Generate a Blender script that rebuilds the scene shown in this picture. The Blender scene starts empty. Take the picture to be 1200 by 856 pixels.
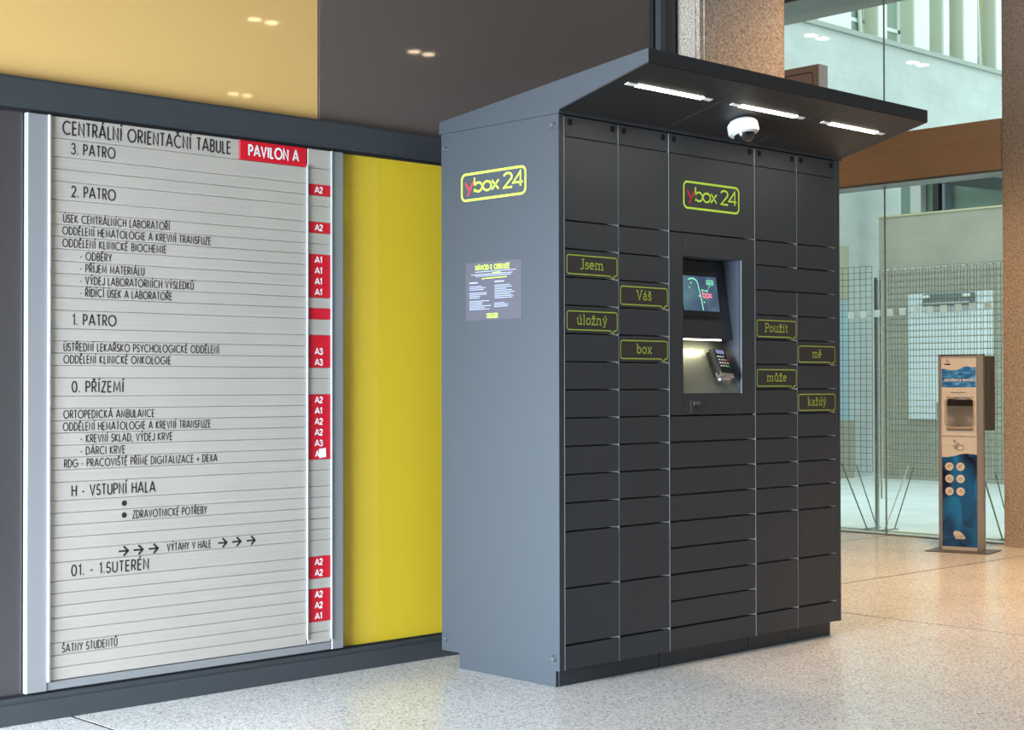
import bpy, bmesh, math, random
from mathutils import Vector, Matrix
random.seed(7)
PI = math.pi
SC = bpy.context.scene
COL = SC.collection

# ------------------------------------------------------------------ camera
cam_d = bpy.data.cameras.new('camera'); cam = bpy.data.objects.new('camera', cam_d); COL.objects.link(cam)
yaw, pitch, roll = 0.756959, 0.013725, -0.0017635
fw = Vector((math.sin(yaw)*math.cos(pitch), math.cos(yaw)*math.cos(pitch), math.sin(pitch)))
r0 = Vector((math.cos(yaw), -math.sin(yaw), 0)); u0 = r0.cross(fw)
r2 = r0*math.cos(roll)+u0*math.sin(roll); u2 = -r0*math.sin(roll)+u0*math.cos(roll)
m = Matrix.Identity(4)
for i in range(3):
    m[i][0] = r2[i]; m[i][1] = u2[i]; m[i][2] = -fw[i]
m[0][3], m[1][3], m[2][3] = -4.16445, -4.1458, 1.15565
cam.matrix_world = m
cam_d.sensor_width = 36; cam_d.lens = 1804.02*36/1200; cam_d.clip_start = .05; cam_d.clip_end = 300
SC.camera = cam

# ------------------------------------------------------------------ world, lights, exposure
SC.view_settings.view_transform = 'Standard'; SC.view_settings.look = 'None'
SC.view_settings.gamma = 1; SC.view_settings.use_curve_mapping = False
SC.view_settings.exposure = 0.0
w = bpy.data.worlds.new('overcast_sky'); SC.world = w; w.use_nodes = True
nt = w.node_tree; nt.nodes.clear()
wo = nt.nodes.new('ShaderNodeOutputWorld'); bg = nt.nodes.new('ShaderNodeBackground')
tc = nt.nodes.new('ShaderNodeTexCoord'); sx = nt.nodes.new('ShaderNodeSeparateXYZ'); cr = nt.nodes.new('ShaderNodeValToRGB')
cr.color_ramp.elements[0].position = 0.0; cr.color_ramp.elements[0].color = (.92, .95, .97, 1)
cr.color_ramp.elements[1].position = 1.0; cr.color_ramp.elements[1].color = (.80, .90, 1.0, 1)
nt.links.new(tc.outputs['Generated'], sx.inputs[0]); nt.links.new(sx.outputs['Z'], cr.inputs[0])
nt.links.new(cr.outputs[0], bg.inputs['Color']); bg.inputs['Strength'].default_value = 2.1
nt.links.new(bg.outputs[0], wo.inputs[0])

def area(name, loc, target, sx_, sy_, power, col, spread=PI):
    d = bpy.data.lights.new(name, 'AREA'); d.shape = 'RECTANGLE'; d.size = sx_; d.size_y = sy_
    d.energy = power; d.color = col; d.spread = spread
    o = bpy.data.objects.new(name, d); COL.objects.link(o); o.location = loc
    o.rotation_euler = (Vector(target)-Vector(loc)).to_track_quat('-Z', 'Y').to_euler()
    return o
# daylight falling through the hall's glazed front on the left of the photographer,
area('daylight_left_glazing', (-6.0, -.38, 1.0), (0, -.3, -.25), 2.3, 1.9, 610, (.70, .86, 1.03), math.radians(100))

# ------------------------------------------------------------------ mesh helpers
class MB:
    def __init__(s): s.v = []; s.f = []; s.mi = []; s.cur = 0
    def add(s, vs, fs):
        b = len(s.v); s.v += [tuple(v) for v in vs]
        for f in fs: s.f.append([b+i for i in f]); s.mi.append(s.cur)
        return s
    def box(s, x0, x1, y0, y1, z0, z1):
        return s.add([(x, y, z) for z in (z0, z1) for y in (y0, y1) for x in (x0, x1)],
                     [(0, 2, 3, 1), (4, 5, 7, 6), (0, 1, 5, 4), (1, 3, 7, 5), (3, 2, 6, 7), (2, 0, 4, 6)])
    def cbox(s, x0, x1, y0, y1, z0, z1, c=.002):
        """sheet-metal plate facing -Y with chamfered front edges"""
        return s.add([(x0, y1, z0), (x1, y1, z0), (x1, y1, z1), (x0, y1, z1),
                      (x0, y0+c, z0), (x1, y0+c, z0), (x1, y0+c, z1), (x0, y0+c, z1),
                      (x0+c, y0, z0+c), (x1-c, y0, z0+c), (x1-c, y0, z1-c), (x0+c, y0, z1-c)],
                     [(3, 2, 1, 0), (0, 1, 5, 4), (1, 2, 6, 5), (2, 3, 7, 6), (3, 0, 4, 7),
                      (4, 5, 9, 8), (5, 6, 10, 9), (6, 7, 11, 10), (7, 4, 8, 11), (8, 9, 10, 11)])
    def prism(s, poly, axis, a, b):
        """extrude a 2-D polygon along an axis; poly in the two other axes in order"""
        def P(p, t):
            if axis == 0: return (t, p[0], p[1])
            if axis == 1: return (p[0], t, p[1])
            return (p[0], p[1], t)
        n = len(poly)
        vs = [P(p, a) for p in poly]+[P(p, b) for p in poly]
        fs = [tuple(range(n)), tuple(range(2*n-1, n-1, -1))]+[(i, i+n, (i+1) % n+n, (i+1) % n) for i in range(n)]
        return s.add(vs, fs)
    def cyl(s, c, ax, r, h, n=20, r2=None):
        """solid cylinder or cone frustum from c along ax (length h)"""
        c = Vector(c); ax = Vector(ax).normalized(); r2 = r if r2 is None else r2
        t = ax.orthogonal().normalized(); q = ax.cross(t)
        vs = [c+(t*math.cos(2*PI*i/n)+q*math.sin(2*PI*i/n))*r for i in range(n)]
        vs += [c+ax*h+(t*math.cos(2*PI*i/n)+q*math.sin(2*PI*i/n))*r2 for i in range(n)]
        fs = [tuple(range(n-1, -1, -1)), tuple(range(n, 2*n))]+[(i, (i+1) % n, (i+1) % n+n, i+n) for i in range(n)]
        return s.add(vs, fs)
    def lathe(s, c, ax, prof, n=32):
        c = Vector(c); ax = Vector(ax).normalized(); t = ax.orthogonal().normalized(); q = ax.cross(t)
        vs = []
        for (r, h) in prof:
            vs += [c+ax*h+(t*math.cos(2*PI*i/n)+q*math.sin(2*PI*i/n))*r for i in range(n)]
        fs = []
        for k in range(len(prof)-1):
            fs += [(k*n+i, k*n+(i+1) % n, (k+1)*n+(i+1) % n, (k+1)*n+i) for i in range(n)]
        fs += [tuple(range(n-1, -1, -1)), tuple((len(prof)-1)*n+i for i in range(n))]
        return s.add(vs, fs)
    def bar(s, a, b, r, n=5):
        a = Vector(a); b = Vector(b); return s.cyl(a, b-a, r, (b-a).length, n)
    def build(s, name, mats, parent=None, smooth=False, flip=False):
        me = bpy.data.meshes.new(name); me.from_pydata(s.v, [], s.f)
        if not isinstance(mats, (list, tuple)): mats = [mats]
        for mm in mats: me.materials.append(mm)
        if len(mats) > 1: me.polygons.foreach_set('material_index', s.mi)
        bm = bmesh.new(); bm.from_mesh(me)
        if not flip: bmesh.ops.recalc_face_normals(bm, faces=bm.faces)
        if smooth:
            for f in bm.faces: f.smooth = True
            for e in bm.edges:
                if len(e.link_faces) == 2 and e.calc_face_angle(0) > .6: e.smooth = False
        bm.to_mesh(me); bm.free()
        o = bpy.data.objects.new(name, me); COL.objects.link(o)
        if parent: o.parent = parent
        return o
def tag(o, label=None, cat=None, group=None, kind=None):
    if label: o['label'] = label
    if cat: o['category'] = cat
    if group: o['group'] = group
    if kind: o['kind'] = kind
    return o
def empty(name, loc=(0, 0, 0), rz=0):
    """an Empty at a thing's base; children keep local coordinates relative to it"""
    o = bpy.data.objects.new(name, None); COL.objects.link(o); o.location = loc; o.rotation_euler = (0, 0, rz)
    o.empty_display_size = .1
    return o
def box(name, mat, parent, *a):
    return MB().box(*a).build(name, mat, parent)
def copy_tree(o, parent=None):
    c = o.copy(); COL.objects.link(c); c.parent = parent
    for ch in list(o.children): copy_tree(ch, c)
    return c

# ------------------------------------------------------------------ materials
def mat(name, col, rough=.5, metal=0, spec=.5, coat=0, coat_r=.05, emit=None, es=0, tex=None, bump=None):
    mt = bpy.data.materials.new(name); mt.use_nodes = True; n = mt.node_tree.nodes; l = mt.node_tree.links
    b = n['Principled BSDF']; b.inputs['Base Color'].default_value = (*col, 1)
    b.inputs['Roughness'].default_value = rough; b.inputs['Metallic'].default_value = metal
    b.inputs['Specular IOR Level'].default_value = spec
    b.inputs['Coat Weight'].default_value = coat; b.inputs['Coat Roughness'].default_value = coat_r
    if emit: b.inputs['Emission Color'].default_value = (*emit, 1); b.inputs['Emission Strength'].default_value = es
    if tex: tex(mt, n, l, b)
    return mt
def coords(n, l, scale=(1, 1, 1)):
    g = n.new('ShaderNodeNewGeometry'); mp = n.new('ShaderNodeMapping'); mp.inputs['Scale'].default_value = scale
    l.new(g.outputs['Position'], mp.inputs['Vector']); return mp.outputs[0]
def noise(n, l, vec, scale, detail=2, rough=.5):
    t = n.new('ShaderNodeTexNoise'); t.inputs['Scale'].default_value = scale; t.inputs['Detail'].default_value = detail
    t.inputs['Roughness'].default_value = rough; l.new(vec, t.inputs['Vector']); return t.outputs['Fac']
def ramp(n, l, fac, stops, interp='LINEAR'):
    r = n.new('ShaderNodeValToRGB'); r.color_ramp.interpolation = interp
    e = r.color_ramp.elements
    while len(e) < len(stops): e.new(.5)
    for i, (p, c) in enumerate(stops): e[i].position = p; e[i].color = (*c, 1)
    l.new(fac, r.inputs[0]); return r.outputs[0]
def mix(n, l, fac, a, b, mode='MIX'):
    x = n.new('ShaderNodeMix'); x.data_type = 'RGBA'; x.blend_type = mode
    if isinstance(fac, float): x.inputs[0].default_value = fac
    else: l.new(fac, x.inputs[0])
    for s, k in ((a, 6), (b, 7)):
        if isinstance(s, tuple): x.inputs[k].default_value = (*s, 1)
        else: l.new(s, x.inputs[k])
    return x.outputs[2]
def bump(n, l, b, h, strength, dist=.001):
    bp = n.new('ShaderNodeBump'); bp.inputs['Strength'].default_value = strength; bp.inputs['Distance'].default_value = dist
    l.new(h, bp.inputs['Height']); l.new(bp.outputs[0], b.inputs['Normal'])

def t_powder(mt, n, l, b):      # fine orange-peel of powder coating
    v = coords(n, l); f = noise(n, l, v, 900, 1); bump(n, l, b, f, .12, .0004)
paint = mat('anthracite_powder_coat', (.0125, .0175, .0235), .60, 0, .8, tex=t_powder)
soffit_m = mat('shaded_soffit_sheet', (.010, .0105, .011), .55, 0, .35)  # shade under the canopy put into a blacker colour than the locker coating
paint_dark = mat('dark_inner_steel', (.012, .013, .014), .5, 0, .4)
rail_m = mat('anthracite_aluminium_rail', (.040, .045, .049), .38, .0, .55, tex=t_powder)
screwm = mat('painted_screw_head', (.018, .022, .027), .55, .0, .6)
holem = mat('black_screw_head', (.003, .003, .003), .6, 0, .2)
def t_brushed(axis):
    def f(mt, n, l, b):
        sc = [6, 6, 6]; sc[axis] = 2.0
        for k in range(3):
            if k != axis: sc[k] = 420
        v = coords(n, l, tuple(sc)); a = noise(n, l, v, 1.0, 3, .6)
        v2 = coords(n, l); a2 = noise(n, l, v2, 3, 2)
        base = tuple(b.inputs['Base Color'].default_value)[:3]
        c = ramp(n, l, a, [(.3, tuple(x*.93 for x in base)), (.7, tuple(min(1, x*1.05) for x in base))])
        c = mix(n, l, .25, c, ramp(n, l, a2, [(.35, (.75, .77, .78)), (.65, (1, 1, 1))]), 'MULTIPLY')
        l.new(c, b.inputs['Base Color']); bump(n, l, b, a, .08, .0005)
    return f
slat_m = mat('brushed_aluminium_strip', (.575, .52, .45), .42, .35, .5, tex=t_brushed(0))
silver = mat('satin_silver_frame', (.345, .345, .35), .40, .45, .5)
silver_hi = mat('polished_silver_edge', (.55, .565, .59), .3, .5, .5)
blk_print = mat('black_print', (.016, .015, .015), .6)
wht_print = mat('white_print', (.85, .85, .84), .5)
red_m = mat('red_vinyl_label', (.56, .006, .018), .45)
white_paper = mat('white_paper', (.85, .85, .88), .7)
def glasspanel(name, col, r=.03):
    return mat(name, col, .55, 0, .2, coat=1.0, coat_r=r)
gold_g = glasspanel('gold_back_painted_glass', (.72, .45, .155))
brown_g = glasspanel('brown_back_painted_glass', (.125, .098, .085))
yellow_g = glasspanel('yellow_back_painted_glass', (.72, .50, .028), .06)
dark_g = glasspanel('grey_brown_back_painted_glass', (.052, .046, .046), .1)
seal_m = mat('black_rubber_seal', (.008, .008, .009), .6)
lime = mat('lime_print', (.50, .78, .05), .5)
lime_olive = mat('lime_outline_print', (.36, .47, .05), .5)
logo_red = mat('red_print', (.62, .02, .03), .5)
bubble_m = mat('dark_brown_sticker', (.030, .024, .022), .5)
sticker_m = mat('violet_grey_sticker', (.055, .050, .062), .5)
pale_print = mat('pale_blue_print', (.30, .32, .40), .5)
def t_terrazzo(mt, n, l, b):
    v = coords(n, l)
    vo = n.new('ShaderNodeTexVoronoi'); vo.inputs['Scale'].default_value = 165; l.new(v, vo.inputs['Vector'])
    g = n.new('ShaderNodeSeparateColor'); l.new(vo.outputs['Color'], g.inputs[0])
    c1 = ramp(n, l, g.outputs[0], [(0, (.30, .275, .25)), (.10, (.42, .39, .36)), (.22, (.62, .585, .535)), (.55, (.70, .66, .61)), (.85, (.77, .73, .68)), (1, (.88, .85, .81))])
    vo2 = n.new('ShaderNodeTexVoronoi'); vo2.inputs['Scale'].default_value = 330; l.new(v, vo2.inputs['Vector'])
    g2 = n.new('ShaderNodeSeparateColor'); l.new(vo2.outputs['Color'], g2.inputs[0])
    c2 = ramp(n, l, g2.outputs[1], [(0, (.6, .59, .58)), (.2, (.88, .87, .86)), (1, (1.05, 1.05, 1.05))])
    c = mix(n, l, 1.0, c1, c2, 'MULTIPLY')
    big = noise(n, l, v, .9, 3, .5)
    c = mix(n, l, .5, c, ramp(n, l, big, [(.3, (.88, .87, .86)), (.7, (1.0, 1.0, 1.0))]), 'MULTIPLY')
    l.new(c, b.inputs['Base Color'])
    rr = n.new('ShaderNodeMapRange'); rr.inputs['To Min'].default_value = .16; rr.inputs['To Max'].default_value = .26
    l.new(big, rr.inputs['Value']); l.new(rr.outputs[0], b.inputs['Roughness'])
terrazzo = mat('polished_terrazzo', (.6, .57, .53), .2, 0, .5, tex=t_terrazzo)
grout = mat('terrazzo_joint_filler', (.045, .035, .028), .9, 0, .1)
def t_granite(mt, n, l, b):
    v = coords(n, l); f = noise(n, l, v, 95, 3, .7); f2 = noise(n, l, v, 260, 2, .6)
    c = ramp(n, l, f, [(.34, (.20, .15, .115)), (.46, (.40, .32, .25)), (.56, (.50, .41, .33)), (.68, (.62, .54, .46))])
    c = mix(n, l, .7, c, ramp(n, l, f2, [(.38, (.55, .54, .53)), (.6, (1.1, 1.1, 1.1))]), 'MULTIPLY')
    l.new(c, b.inputs['Base Color']); bump(n, l, b, f, .5, .002)
granite = mat('bush_hammered_concrete', (.4, .33, .27), .85, tex=t_granite)
def t_bronze(mt, n, l, b):
    v = coords(n, l, (500, 2.5, 500)); f = noise(n, l, v, 1, 3, .6)
    c = ramp(n, l, f, [(.3, (.50, .33, .20)), (.7, (.68, .47, .31))]); l.new(c, b.inputs['Base Color'])
    bump(n, l, b, f, .06, .0005)
bronze = mat('brushed_bronze', (.3, .17, .08), .36, .3, .5, tex=t_bronze)
ceil_m = mat('off_white_ceiling', (.30, .285, .265), .8)
wallp = mat('warm_grey_plaster', (.24, .225, .21), .85)
steel_tr = mat('grey_steel_trim', (.22, .23, .23), .4, .5)
def glass_mat(name, tint, ior=1.5, k=1.0):
    mt = bpy.data.materials.new(name); mt.use_nodes = True; n = mt.node_tree.nodes; l = mt.node_tree.links; n.clear()
    o = n.new('ShaderNodeOutputMaterial'); t = n.new('ShaderNodeBsdfTransparent'); t.inputs[0].default_value = (*tint, 1)
    g = n.new('ShaderNodeBsdfGlossy'); g.inputs['Roughness'].default_value = .005; g.inputs[0].default_value = (k, k, k, 1)
    f = n.new('ShaderNodeFresnel'); ge = n.new('ShaderNodeNewGeometry'); mr = n.new('ShaderNodeMapRange')   # same reflectance from both faces of the sheet
    mr.inputs['To Min'].default_value = ior; mr.inputs['To Max'].default_value = 1/ior; l.new(ge.outputs['Backfacing'], mr.inputs['Value']); l.new(mr.outputs[0], f.inputs[0])
    mx = n.new('ShaderNodeMixShader')
    l.new(f.outputs[0], mx.inputs[0]); l.new(t.outputs[0], mx.inputs[1]); l.new(g.outputs[0], mx.inputs[2]); l.new(mx.outputs[0], o.inputs[0])
    return mt
glass = glass_mat('green_tinted_glass', (.87, .965, .925))
frost = mat('frosted_film', (.62, .66, .63), .7)
_n = frost.node_tree.nodes; _l = frost.node_tree.links; _t = _n.new('ShaderNodeBsdfTranslucent'); _t.inputs[0].default_value = (.97, .98, .96, 1)
_m = _n.new('ShaderNodeMixShader'); _m.inputs[0].default_value = .88; _o = [q for q in _n if q.type == 'OUTPUT_MATERIAL'][0]
_l.new(_n['Principled BSDF'].outputs[0], _m.inputs[1]); _l.new(_t.outputs[0], _m.inputs[2]); _l.new(_m.outputs[0], _o.inputs[0])
led_m = mat('led_strip', (1, 1, 1), .5, emit=(1.0, .93, .78), es=9)
led_cap = mat('translucent_end_cap', (.75, .74, .70), .4)
lamp_m = mat('warm_downlight_lens', (1, 1, 1), .5, emit=(1.0, .74, .46), es=26)
white_pl = mat('white_plastic', (.50, .50, .49), .35)
black_gl = mat('black_gloss_plastic', (.006, .006, .007), .08, 0, .6)
black_pl = mat('black_plastic', (.015, .015, .016), .35)
chrome = mat('chrome', (.8, .8, .82), .12, 1)

# ------------------------------------------------------------------ stroke lettering (own geometric alphabet)
def arc(cx, cy, rx, ry, a0, a1, n=None):
    n = n or max(4, int(abs(a1-a0)/18))
    return [(cx+rx*math.cos(math.radians(a0+(a1-a0)*i/n)), cy+ry*math.sin(math.radians(a0+(a1-a0)*i/n))) for i in range(n+1)]
CAPS = {
 'A': (.78, [[(0, 0), (.37, 1), (.41, 1), (.78, 0)], [(.12, .3), (.66, .3)]]),
 'B': (.52, [[(.02, 0), (.02, 1), (.24, 1)]+arc(.26, .76, .22, .24, 90, -90)+[(.02, .52)], [(.26, .52)]+arc(.27, .26, .25, .26, 90, -90)+[(.02, 0)]]),
 'C': (.86, [arc(.5, .5, .5, .5, 48, 312, 16)]),
 'D': (.68, [[(.02, 0), (.02, 1), (.2, 1)]+arc(.2, .5, .48, .5, 90, -90, 12)+[(.02, 0)]]),
 'E': (.46, [[(.46, 1), (.02, 1), (.02, 0), (.46, 0)], [(.02, .52), (.44, .52)]]),
 'F': (.44, [[(.44, 1), (.02, 1), (.02, 0)], [(.02, .52), (.42, .52)]]),
 'G': (.96, [arc(.5, .5, .5, .5, 45, 340, 18)+[(1.0, .47), (.55, .47)]]),
 'H': (.60, [[(.02, 0), (.02, 1)], [(.6, 0), (.6, 1)], [(.02, .52), (.6, .52)]]),
 'I': (.16, [[(.08, 0), (.08, 1)]]),
 'J': (.40, [[(.4, 1), (.4, .22)]+arc(.2, .2, .2, .2, 0, -180)]),
 'K': (.58, [[(.02, 0), (.02, 1)], [(.52, 1), (.04, .5), (.58, 0)]]),
 'L': (.38, [[(.02, 1), (.02, 0), (.38, 0)]]),
 'M': (.86, [[(.02, 0), (.1, 1), (.43, .15), (.76, 1), (.86, 0)]]),
 'N': (.62, [[(.02, 0), (.02, 1), (.6, 0), (.6, 1)]]),
 'O': (1.0, [arc(.5, .5, .5, .5, 0, 360, 22)]),
 'P': (.50, [[(.02, 0), (.02, 1), (.24, 1)]+arc(.24, .73, .26, .27, 90, -90)+[(.02, .46)]]),
 'R': (.52, [[(.02, 0), (.02, 1), (.24, 1)]+arc(.24, .73, .26, .27, 90, -90)+[(.02, .46)], [(.24, .46), (.52, 0)]]),
 'S': (.46, [arc(.24, .76, .2, .24, 25, 200)+arc(.23, .52, .2, .03, 200, 205, 1)+[(.30, .5)]+arc(.23, .25, .23, .25, 50, -160)]),
 'T': (.52, [[(0, 1), (.52, 1)], [(.26, 1), (.26, 0)]]),
 'U': (.58, [[(.02, 1), (.02, .28)]+arc(.3, .28, .28, .28, 180, 360)+[(.58, 1)]]),
 'V': (.66, [[(0, 1), (.33, 0), (.66, 1)]]),
 'X': (.60, [[(0, 0), (.6, 1)], [(0, 1), (.6, 0)]]),
 'Y': (.60, [[(0, 1), (.3, .45), (.6, 1)], [(.3, .45), (.3, 0)]]),
 'Z': (.52, [[(.02, 1), (.5, 1), (0, 0), (.52, 0)]]),
 '0': (.56, [arc(.28, .5, .28, .5, 0, 360, 18)]),
 '1': (.26, [[(.04, .82), (.22, 1), (.22, 0)]]),
 '2': (.54, [arc(.27, .73, .25, .27, 170, -30)+[(.02, 0), (.54, 0)]]),
 '3': (.52, [arc(.25, .76, .22, .24, 160, -75)+arc(.25, .26, .27, .27, 80, -165)]),
 '4': (.60, [[(.46, 0), (.46, 1), (0, .27), (.6, .27)]]),
 '-': (.30, [[(.0, .38), (.28, .38)]]), '+': (.56, [[(0, .4), (.56, .4)], [(.28, .12), (.28, .68)]]),
 '.': (.08, [[(-.03, .05), (.11, .05)]]), ',': (.06, [[(.05, .06), (0, -.14)]]), ' ': (.26, []),
}
LOW = {   # light sans lowercase for the logo
 'b': (.62, [[(.02, 0), (.02, 1)], arc(.32, .32, .30, .32, 0, 360, 18)]),
 'o': (.64, [arc(.32, .32, .32, .32, 0, 360, 18)]),
 'x': (.50, [[(0, 0), (.5, .64)], [(0, .64), (.5, 0)]]),
 'y': (.52, [[(0, .64), (.27, .02)], [(.52, .64), (.14, -.3)]]),
 '2': (.50, [arc(.25, .74, .24, .26, 165, -32)+[(.02, 0), (.5, 0)]]), '4': (.54, [[(.42, 0), (.42, 1), (0, .27), (.54, .27)]]), ' ': (.16, []),
}
def sf(x, y, w=.13): return [(x-w, y), (x+w, y)]
X = .66
SLAB = {  # slab serif alphabet for the speech bubbles
 'J': (.44, [[(.30, 1), (.30, .1)]+arc(.14, .1, .16, .16, 0, -150), sf(.30, 1, .15)]),
 'V': (.70, [[(.08, 1), (.35, 0), (.62, 1)], sf(.08, 1), sf(.62, 1)]),
 'P': (.60, [[(.14, 0), (.14, 1), (.32, 1)]+arc(.34, .74, .24, .26, 90, -90)+[(.14, .48)], sf(.14, 0), [(0, 1), (.14, 1)]]),
 's': (.42, [arc(.22, .49, .16, .17, 20, 210)+[(.28, .34)]+arc(.21, .17, .19, .17, 50, -160), [(.38, .64), (.38, .5)], [(.03, .02), (.03, .17)]]),
 'e': (.54, [[(.05, .36), (.49, .36)]+arc(.27, .34, .22, .32, 5, 315, 14)]),
 'm': (1.02, [[(.02, X), (.12, X), (.12, 0)], arc(.31, .42, .19, .22, 180, 0)+[(.50, 0)], arc(.69, .42, .19, .22, 180, 0)+[(.88, 0)], sf(.12, 0), sf(.5, 0), sf(.88, 0)]),
 'n': (.70, [[(.02, X), (.12, X), (.12, 0)], arc(.33, .42, .21, .23, 180, 0)+[(.54, 0)], sf(.12, 0), sf(.54, 0)]),
 'u': (.68, [[(.0, X), (.12, X), (.12, .2)]+arc(.32, .2, .2, .2, 180, 320), [(.42, X), (.54, X), (.54, 0), (.66, 0)]]),
 'a': (.56, [[(.08, .54)]+arc(.24, .45, .18, .2, 150, 0)+[(.42, .03), (.54, .03)], arc(.23, .19, .19, .19, 60, 330, 12)+[(.42, .2)], [(.42, .38), (.24, .38)]]),
 'l': (.30, [[(.02, 1), (.15, 1), (.15, 0)], sf(.15, 0)]), 'i': (.30, [[(.02, X), (.15, X), (.15, 0)], sf(.15, 0)]),
 'o': (.58, [arc(.29, .33, .25, .33, 0, 360, 18)]),
 'z': (.52, [[(.06, .52), (.06, X), (.44, X), (.05, 0), (.47, 0), (.47, .14)]]),
 'y': (.62, [[(.1, X), (.31, .04)], [(.52, X), (.24, -.22), (.06, -.24)], sf(.1, X, .1), sf(.52, X, .1)]),
 'b': (.62, [[(.0, 1), (.12, 1), (.12, 0)], arc(.33, .33, .22, .32, 150, -150, 14)]),
 'd': (.64, [[(.38, 1), (.50, 1), (.50, 0), (.62, 0)], arc(.29, .33, .22, .32, 30, 330, 14)]),
 'k': (.64, [[(.0, 1), (.12, 1), (.12, 0)], [(.46, X), (.14, .3)], [(.24, .4), (.52, 0)], sf(.12, 0), sf(.48, X, .1), sf(.52, 0, .1)]),
 'x': (.60, [[(.1, X), (.5, 0)], [(.5, X), (.1, 0)], sf(.1, X, .1), sf(.5, X, .1), sf(.1, 0, .1), sf(.5, 0, .1)]),
 't': (.42, [[(.16, .92), (.16, .14)]+arc(.28, .14, .12, .13, 180, 330), [(.02, X), (.36, X)]]), ' ': (.3, []),
}
ACC = {'Á': 'A/', 'É': 'E/', 'Í': 'I/', 'Ý': 'Y/', 'Ú': 'U/', 'Ů': 'Uo', 'Č': 'Cv', 'Ě': 'Ev', 'Ř': 'Rv', 'Š': 'Sv', 'Ž': 'Zv',
       'á': 'a/', 'í': 'i/', 'ú': 'u/', 'ý': 'y/', 'ě': 'ev', 'š': 'sv', 'ž': 'zv', 'ů': 'uo'}
def strokes(text, font, gap=.14):
    x = 0; out = []
    for ch in text:
        acc = None
        if ch in ACC: ch, acc = ACC[ch]
        adv, ls = font[ch]
        out += [[(px+x, py) for px, py in s] for s in ls]
        if acc:
            top = 1.12 if ch.isupper() else .80
            c = x+adv/2
            if acc == '/': out.append([(c-.04, top), (c+.12, top+.2)])
            if acc == 'v': out.append([(c-.15, top+.17), (c, top), (c+.15, top+.17)])
            if acc == 'o': out.append([(px+c, py+top+.08) for px, py in arc(0, 0, .09, .09, 0, 360, 10)])
        x += adv+gap
    return out, x-gap
def ribbon(mb, pts, wd, P):
    """flat mitred ribbon of width wd along pts, mapped to space with P(u, v)"""
    n = len(pts)
    closed = n > 3 and abs(pts[0][0]-pts[-1][0])+abs(pts[0][1]-pts[-1][1]) < 1e-6
    if closed: pts = pts[:-1]; n -= 1
    L = []; R = []
    for i in range(n):
        p = Vector(pts[i])
        a = Vector(pts[i-1]) if (i or closed) else None
        b = Vector(pts[(i+1) % n]) if (i < n-1 or closed) else None
        d1 = (p-a) if a is not None else None; d2 = (b-p) if b is not None else None
        if d1 is not None and d1.length < 1e-9: d1 = None
        if d2 is not None and d2.length < 1e-9: d2 = None
        d1 = d1 or d2; d2 = d2 or d1
        d1 = d1.normalized(); d2 = d2.normalized(); t = d1+d2
        t = d1 if t.length < .3 else t.normalized()
        nn = Vector((-t.y, t.x)); k = wd/2/max(.45, nn.dot(Vector((-d1.y, d1.x))))
        L.append(p+nn*k); R.append(p-nn*k)
    vs = [P(q.x, q.y) for q in L]+[P(q.x, q.y) for q in R]
    m_ = n if closed else n-1
    mb.add(vs, [(i+n, (i+1) % n+n, (i+1) % n, i) for i in range(m_)])
def text(mb, s, font, x0, x1, z, cap, wt, P, gap=.14):
    st, wid = strokes(s, font, gap)
    k = (x1-x0)/wid
    for ln in st: ribbon(mb, [(x0+u*k, z+v*cap) for u, v in ln], wt, P)
def rrect(x0, x1, z0, z1, r, n=6):
    p = []
    for cx, cz, a in ((x1-r, z1-r, 0), (x0+r, z1-r, 90), (x0+r, z0+r, 180), (x1-r, z0+r, 270)):
        p += arc(cx, cz, r, r, a, a+90, n)
    return p+[p[0]]

# ================================================================== SETTING
WY = .882; GX = 6.123; CH = 4.235
# floor: poured terrazzo bays between thin recessed joints
fl = MB().box(-7, GX+.1, -9.6, 4.6, -.12, -.0006).build('floor', grout); tag(fl, kind='structure')
JX = [-7, -5.59, -1.57, 2.45, GX+.06]; JY = [-9.6, -8.87, -7.45, -6.03, -4.61, -3.19, -1.77, -.35, 1.07, 2.49, 4.6]
for i in range(len(JX)-1):
    for j in range(len(JY)-1):
        g = .0065; gy = [.0012 if abs(q+.35) < .01 else .0075 for q in JY]
        MB().add(*(lambda x0, x1, y0, y1, c: ([(x0, y0, -.03), (x1, y0, -.03), (x1, y1, -.03), (x0, y1, -.03), (x0, y0, -c), (x1, y0, -c), (x1, y1, -c), (x0, y1, -c), (x0+c, y0+c, 0), (x1-c, y0+c, 0), (x1-c, y1-c, 0), (x0+c, y1-c, 0)],
            [(0, 1, 5, 4), (1, 2, 6, 5), (2, 3, 7, 6), (3, 0, 4, 7), (4, 5, 9, 8), (5, 6, 10, 9), (6, 7, 11, 10), (7, 4, 8, 11), (8, 9, 10, 11)]))(JX[i]+g, JX[i+1]-g, JY[j]+gy[j], JY[j+1]-gy[j+1], .0003)).build('terrazzo_slab', terrazzo, fl)
tag(MB().box(-7, GX+.42, -9.6, 4.6, CH, CH+.3).build('ceiling', ceil_m), kind='structure')
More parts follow.
